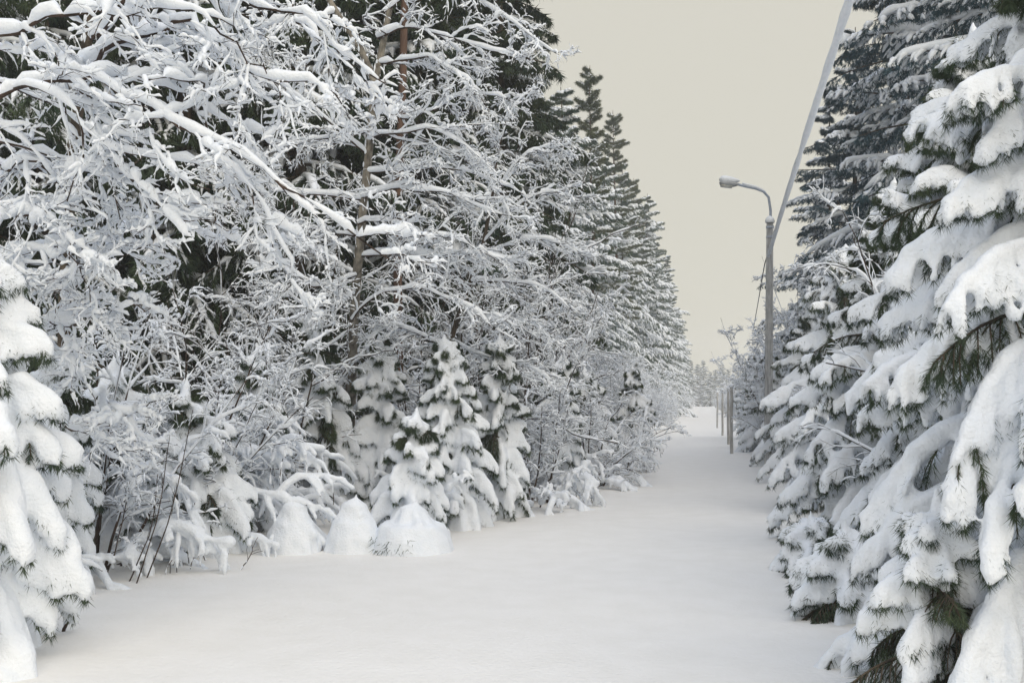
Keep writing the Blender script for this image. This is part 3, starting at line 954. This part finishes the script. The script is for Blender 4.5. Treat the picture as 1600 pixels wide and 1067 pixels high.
# ================================================================== TALL FOREST
def forest():
    def tall(seed, H, R, nb, **kw):
        a = dict(zmin=.08, nlat=8, sub=2, rs_main=.10, rs_lat=.06, fat=False, needles=22, needle_L=.15, needle_w=.010, elev0=(.45, -.3),
                 droop=.75, latlen=.30, power=.75, mat=M_NEEDLEF, trunk_r=.17, hang=.35, snow_cov=.92, k=5, latN=4)
        a.update(kw)
        return spruce(seed, H, R, nb, **a)
    kw = dict(power=.62, nlat=10, latlen=.40, needle_L=.15, hang=.6, rs_main=.15, rs_lat=.098, needle_w=.0095, needles=22)
    protos = [tall(201, 18, 3.5, 125, **kw), tall(202, 19, 3.1, 130, **kw), tall(203, 16, 3.2, 112, **kw), tall(204, 17.5, 3.7, 120, **kw)]
    kd = dict(nlat=9, latlen=.36, needle_L=.20, needle_w=.014, hang=.8, sub=2, snow_cov=.55, rs_main=.08, rs_lat=.045, mat=M_NEEDLE, needles=30)
    teal = [tall(221, 18, 3.3, 125, **dict(kw, mat=M_TEAL)), tall(222, 17, 3.5, 118, **dict(kw, mat=M_TEAL))]
    darks = [tall(211, 18, 3.2, 130, **kd), tall(212, 17, 3.0, 120, **kd)]
    pine = tall(205, 19, 2.0, 95, zmin=.30, mat=M_PINE, elev0=(.6, 0), droop=.35, hang=.1, power=.45, rs_main=.09, rs_lat=.05, needle_L=.2, trunkmat=M_PBARK)
    rng = random.Random(9)
    GL = 'tall spruces of the forest wall left of the lane'
    D = 19.0; k = 0
    cnt = {0: 0, 1: 0}
    while D < 260:
        for r, off in enumerate((6.3, 9.4)):
            if r and (45 < D < 70 or D > 125): continue
            y = D + rng.uniform(-1.2, 1.2)
            x = -off - rng.uniform(-.6, .7) - (1.0 if D < 42 else 0)
            s = rng.uniform(.84, 1.08) * (1.15 if D > 72 else 1)
            wx = s * (rng.uniform(1.2, 1.5) if D < 60 else rng.uniform(.95, 1.1))
            if D > 72: x += .6
            c = cnt[r]; cnt[r] += 1
            isp = (r == 0 and c in (9, 13, 17, 21))
            row = 'front row' if r == 0 else ('back row' if D < 60 else 'far back row')
            if isp:
                lab = 'thin-crowned tall pine among the left spruces, %s pine from the near end' % {9: 'first', 13: 'second', 17: 'third', 21: 'farthest'}[c]
                put('tall_pine', pine, lab, 'pine', (x, y, 0), rng.uniform(0, 6.28), 'pines in the left skyline', s * 1.08)
            else:
                lab = 'tall green spruce left of the lane, %s tree in the %s' % (ORD[c], row) if c < 20 else 'tiny far spruce at the end of the left skyline'
                put('tall_spruce', protos[k % 4], lab, 'spruce', (x, y, 0), rng.uniform(0, 6.28), GL if c < 20 else 'far spruces of the left skyline', (wx, wx, s)).rotation_euler = (rng.uniform(-.03, .03), rng.uniform(-.03, .03), rng.uniform(0, 6.28))
            k += 1
        D += 3.0 + D * .02
    B = [(-60, 13.5, 'dark spruce behind the bare trees, cut by the left picture edge'),
         (60, 15, 'dark spruce behind the trunk of the arching tree'),
         (170, 17.5, 'dark spruce filling the gap right of the arching tree trunk'),
         (290, 16.5, 'dark spruce behind the slanting bare stems'),
         (385, 19, 'dark spruce midway between the slanting stems and the forked grey tree'),
         (470, 17.5, 'dark spruce with hanging boughs just left of the forked grey tree'),
         (560, 20.5, 'dark spruce directly behind the forked grey trunk'),
         (640, 19.5, 'dark spruce just right of the forked grey trunk'),
         (720, 22, 'dark spruce behind the top of the slanting small tree'),
         (790, 24.5, 'dark spruce between the slanting small tree and the skyline'),
         (110, 22, 'far dark spruce glimpsed deep behind the arching tree'),
         (330, 24, 'far dark spruce glimpsed deep behind the slanting stems'),
         (520, 26, 'far dark spruce glimpsed deep to the left of the forked grey tree')]
    for i, (px, D, lab) in enumerate(B):
        put('tall_spruce', darks[i % 2], lab, 'spruce', gpos(px, D), rng.uniform(0, 6.28), 'dark spruces behind the bare trees', rng.uniform(.85, 1.1))
    p = gpos(622, 17.0)
    g = Geo(); tr = np.array([[(0, 0, -.2), (.02, 0, 2), (-.04, .02, 4.5), (.05, 0, 7), (.1, 0, 10), (.1, 0, 13)]])
    sweep(g, tr, np.array([[.08, .078, .075, .07, .06, .045]]), 9)
    put('pine_trunk', {'trunk': g.mesh('trunk', M_PBARK)}, 'slim reddish pine trunk showing behind the forked grey tree', 'pine', p)
    GR = 'tall dark spruces right of the lane'
    R = [(1345, 27, .66, 'pointed blue-green spruce nearest the street lamp, its whole top clear against the sky'),
         (1425, 22, .80, 'tall spruce right of the pointed one, boughs edged with snow'),
         (1500, 19, .85, 'tall dark spruce high on the right with drooping snow-tipped boughs'),
         (1590, 16, .85, 'dark spruce at the top right corner behind the snow-laden nearest one'),
         (1300, 36, .70, 'spruce whose boughs stick out to the left of the pointed one'),
         (1480, 28, .95, 'tall spruce in the second row high on the right'),
         (1620, 24, .95, 'tall spruce in the second row at the right edge')]
    for i, (px, D, s, lab) in enumerate(R):
        wx = 1.4 if i in (0, 4) else 1.1
        put('tall_spruce', teal[i % 2], lab, 'spruce', gpos(px, D), rng.uniform(0, 6.28), GR, (s * wx, s * wx, s))
    D = 48; c = 0
    while D < 250:
        y = D; x = 6.5 + rng.uniform(-.6, .6)
        put('tall_spruce', protos[k % 4], 'distant low spruce right of the lane, %s one beyond the lamp post' % ORD[c], 'spruce', (x, y, 0), rng.uniform(0, 6.28),
            'distant spruces right of the lane', rng.uniform(.32, .45))
        k += 1; c += 1
        D += 8 + D * .06
    # trees closing the far end
    for i, x in enumerate((-9, -7, -5, -3.2, -1.6, 0, 1.6, 3.2, 4.8, 6.4, 8.4, 10.4)):
        put('tall_spruce', protos[i % 4], 'hazy tree in the row that closes the far end of the lane', 'spruce', (x, 262 + (i % 3) * 6, 0), rng.uniform(0, 6.28),
            'hazy trees closing the far end', (1.0, 1.0, rng.uniform(.5, .72)))


forest()


# ================================================================== POLES, LAMP, CABLE
def box_geo(g, x0, x1, y0, y1, z0, z1, bev=.0):
    v = []
    for z in (z0, z1):
        for (x, y) in ((x0 + bev, y0), (x1 - bev, y0), (x1, y0 + bev), (x1, y1 - bev), (x1 - bev, y1), (x0 + bev, y1), (x0, y1 - bev), (x0, y0 + bev)):
            v.append((x, y, z))
    q = [(i, (i + 1) % 8, 8 + (i + 1) % 8, 8 + i) for i in range(8)]
    t = [(0, i + 1, i) for i in range(1, 7)] + [(8, 8 + i, 8 + i + 1) for i in range(1, 7)]
    g.add(v, q, t)


def lamp_post():
    D = 22.0
    base = np.array(gpos(1197, D))
    top = PP(1203, 347, D)
    h = top[2] - base[2]
    lean = (top - base)[:2]
    t = thing('street_lamp', 'concrete street lamp post with curved arm and snow-capped lamp head over the lane', 'street lamp', base)
    g = Geo()
    # tapered concrete pole with a recessed web on its faces
    N = 8
    for a, b in ((-.082, -.034), (.034, .082)):
        pass
    zs = np.linspace(-.3, h, N)
    V = []
    prof = np.array([(-.085, -.07), (-.04, -.07), (-.03, -.045), (.03, -.045), (.04, -.07), (.085, -.07), (.085, .07), (.04, .07), (.03, .045), (-.03, .045), (-.04, .07), (-.085, .07)])
    k = len(prof)
    for z in zs:
        s = 1.08 - .25 * max(z, 0) / h
        for p in prof:
            V.append((p[0] * s + lean[0] * max(z, 0) / h, p[1] * s + lean[1] * max(z, 0) / h, z))
    q = [(i * k + j, i * k + (j + 1) % k, (i + 1) * k + (j + 1) % k, (i + 1) * k + j) for i in range(N - 1) for j in range(k)]
    n0 = (N - 1) * k
    tr = [(n0, n0 + j, n0 + j + 1) for j in range(1, k - 1)]
    g.add(V, q, tr)
    part('pole', g.mesh('pole', M_CONC, False), t)
    tp = top - base

    def wl(px, py, d=D): return PP(px, py, d) - base
    arm = np.array([wl(1203, 375), wl(1204, 350), wl(1204, 328), wl(1201, 308), wl(1193, 299), wl(1180, 294), wl(1165, 291), wl(1150, 287)])[None]
    g = Geo(); sweep(g, arm, np.full((1, 8), .030), 8)
    part('arm', g.mesh('arm', M_METAL), t)
    g = Geo()
    band = tp + np.array([0, 0, -.35])
    for dz in (0, .22):
        box_geo(g, band[0] - .085, band[0] + .085, band[1] - .075, band[1] + .075, band[2] + dz, band[2] + dz + .04, .01)
    part('clamp', g.mesh('clamp', M_METAL, False), t)
    # head: cobra shape
    hd = np.array([wl(1156, 288), wl(1150, 288), wl(1143, 288), wl(1134, 287), wl(1127, 286), wl(1124, 285)])[None]
    g = Geo(); sweep(g, hd, np.array([[.02, .07, .11, .12, .10, .02]]), 12, 1.0, .62)
    part('lamp_head', g.mesh('lamp_head', M_HEAD), t)
    g = Geo()
    gl = hd[:, 2:5].copy(); gl[:, :, 2] -= .045
    gl = np.concatenate([gl[:, :1] + [[[.03, 0, .03]]], gl, gl[:, -1:] + [[[-.03, 0, .03]]]], 1)
    sweep(g, gl, np.array([[.01, .08, .09, .08, .01]]), 10, 1.0, .5)
    part('lamp_cover', g.mesh('lamp_cover', M_GLASS), t)
    rng = np.random.default_rng(3)
    g = Geo()
    sn = hd.copy(); sn[:, :, 2] += .085
    sweep(g, sn, np.array([[.02, .07, .11, .125, .11, .02]]), 10, 1.0, .75)
    sa = np.array([wl(1197, 300), wl(1190, 296), wl(1180, 291.5), wl(1170, 289.5), wl(1160, 286)])[None]
    sweep(g, sa, np.array([[.01, .028, .03, .035, .02]]), 6)
    part('snow_cap', g.mesh('snow_cap', M_SNOW), t)
    g = Geo()
    c = tp
    P = np.array([[c + [0, 0, z] for z in (-.01, .02, .07, .12, .15)]])
    sweep(g, P, np.array([[.10, .11, .10, .06, .01]]), 10)
    part('snow_cap', g.mesh('snow_cap', M_SNOW), t)


lamp_post()


def cables():
    def cable(pts, rc, rs, name, label, N=60, seed=1):
        P = curve(pts, N)
        b = P[0].copy()
        rng = np.random.default_rng(seed)
        t = thing(name, label, 'cable', b)
        P = (P - b)[None]
        g = Geo(); sweep(g, P, np.full((1, N), rc), 6)
        part('wire', g.mesh('wire', M_CABLE), t)
        x = rng.normal(size=N)
        x = np.convolve(x, np.ones(3) / 3, 'same')
        r = rs * (1 + .16 * x); r[0] = r[-1] = .005
        C2 = P.copy(); C2[:, :, 2] += r[None] * .25
        g = Geo(); sweep(g, C2, r[None], 8)
        part('snow_load', g.mesh('snow_load', M_SNOW), t)
    cable([(1200, 402, 21.8), (1222, 330, 17), (1262, 205, 12), (1328, 0, 8.0), (1420, -290, 5.6), (1560, -800, 3.9)], .012, .040, 'overhead_cable',
          'thick snow-coated overhead cable running from the lamp post up to the top edge', 80, 2)
    cable([(1203, 385, 22.0), (1195, 412, 23.5), (1190, 440, 26), (1184, 475, 31), (1176, 520, 42)], .012, .012, 'overhead_cable',
          'thin dark cable sagging away behind the lamp post towards the far end', 30, 3)


cables()


def posts():
    G = 'grey posts standing along the right side of the lane'
    L = [(1141, 708, 604, 'nearest and palest of the grey posts beyond the right-hand spruces'),
         (1164, 696, 606, 'grey post standing deepest among the bushes behind the street lamp'),
         (1136, 694, 607, 'thin grey post directly behind the nearest pale post'),
         (1119, 668, 612, 'small far grey post at the edge of the lane'),
         (1127, 680, 609, 'grey post between the far small one and the thin one')]
    for px, yb, yt, lab in L:
        D = DG(yb)
        b = np.array(gpos(px, D, -.05)); top = PP(px + 2, yt, D) - b
        rng = np.random.default_rng(px)
        t = thing('roadside_post', lab, 'post', b, 0, G)
        N = 6
        P = np.linspace([0, 0, -.1], top, N)[None]
        P[0, 1:-1, :2] += rng.normal(size=(N - 2, 2)) * .006
        g = Geo(); sweep(g, P, np.full((1, N), .047) * np.linspace(1.1, .95, N), 8)
        part('shaft', g.mesh('shaft', M_WOOD), t)
        g = Geo(); P2 = np.array([[top + [0, 0, z] for z in (-.01, .02, .06, .10)]])
        sweep(g, P2, np.array([[.065, .075, .06, .005]]), 8)
        part('snow_cap', g.mesh('snow_cap', M_SNOW), t)


posts()


def stalks():
    G = 'thin dry stalks poking out of the snow'
    rng = np.random.default_rng(77)
    L = [((170, 905), (205, 690), 'thin bare stalk leaning right before the left spruces'),
         ((207, 905), (245, 740), 'one of the pair of reddish stalks beside the low spruce'),
         ((218, 908), (262, 690), 'longer stalk of the pair beside the low spruce'),
         ((236, 900), (300, 640), 'long slender stalk bending over the low spruce'),
         ((372, 890), (388, 850), 'tiny twig sticking out of the open snow')]
    for a, b, lab in L:
        D = DG(a[1])
        base = np.array(gpos(a[0], D, -.05)); top = PP(b[0], b[1], D + .2) - base
        t = thing('dry_stalk', lab, 'stalk', base, 0, G)
        N = 10
        P = np.linspace([0, 0, 0], top, N)
        s = np.linspace(0, 1, N)
        P[:, 0] += .06 * np.sin(s * 3) + np.cumsum(rng.normal(size=N)) * .006
        g = Geo(); sweep(g, P[None], (np.linspace(.007, .003, N))[None], 5)
        A, d, tt, ii = spawn(rng, P[None], 4, .4, .95, R_(30), .1, .5, .2)
        sweep(g, grow(rng, A, d, .14, 4, .1, .2), np.full((4, 4), .0025), 3)
        part('stem', g.mesh('stem', M_TWIG), t)
        g = Geo(); snow_on(rng, g, P[None], .004, np.full((1, N), .010), 5, .4, .4)
        part('snow_load', g.mesh('snow_load', M_SNOW), t)
    # broken stick near the left spruce
    base = np.array(gpos(108, DG(985), -.02))
    t = thing('broken_stick', 'short brown stick poking from the snow beside the nearest left spruce', 'stick', base)
    g = Geo(); sweep(g, np.array([[[0, 0, -.05], [.02, 0, .04], [.05, .01, .10]]]), np.array([[.013, .012, .009]]), 6)
    part('stem', g.mesh('stem', M_TWIG), t)
    g = Geo(); sweep(g, np.array([[[.015, 0, .06], [.03, 0, .085], [.05, .01, .118]]]), np.array([[.003, .012, .004]]), 6)
    part('snow_load', g.mesh('snow_load', M_SNOW), t)


stalks()

# ================================================================== HAZE
def haze():
    g = Geo()
    x0, x1, y0, y1, z0, z1 = -175, 175, -45, 425, -1.5, 26
    v = [(x0, y0, z0), (x1, y0, z0), (x1, y1, z0), (x0, y1, z0), (x0, y0, z1), (x1, y0, z1), (x1, y1, z1), (x0, y1, z1)]
    q = [(0, 3, 2, 1), (4, 5, 6, 7), (0, 1, 5, 4), (1, 2, 6, 5), (2, 3, 7, 6), (3, 0, 4, 7)]
    g.add(v, q)
    m = bpy.data.materials.new('haze_air'); m.use_nodes = True
    t = m.node_tree; t.nodes.clear()
    o = t.nodes.new('ShaderNodeOutputMaterial'); pv = t.nodes.new('ShaderNodeVolumePrincipled')
    pv.inputs['Density'].default_value = .0015
    pv.inputs['Color'].default_value = (.93, .93, .93, 1)
    t.links.new(pv.outputs[0], o.inputs['Volume'])
    ob = bpy.data.objects.new('haze', g.mesh('haze', m, False))
    C.objects.link(ob); ob['kind'] = 'stuff'


HAZE = True
if HAZE:
    haze()
print('MESH VERTS', sum(len(m.vertices) for m in bpy.data.meshes))
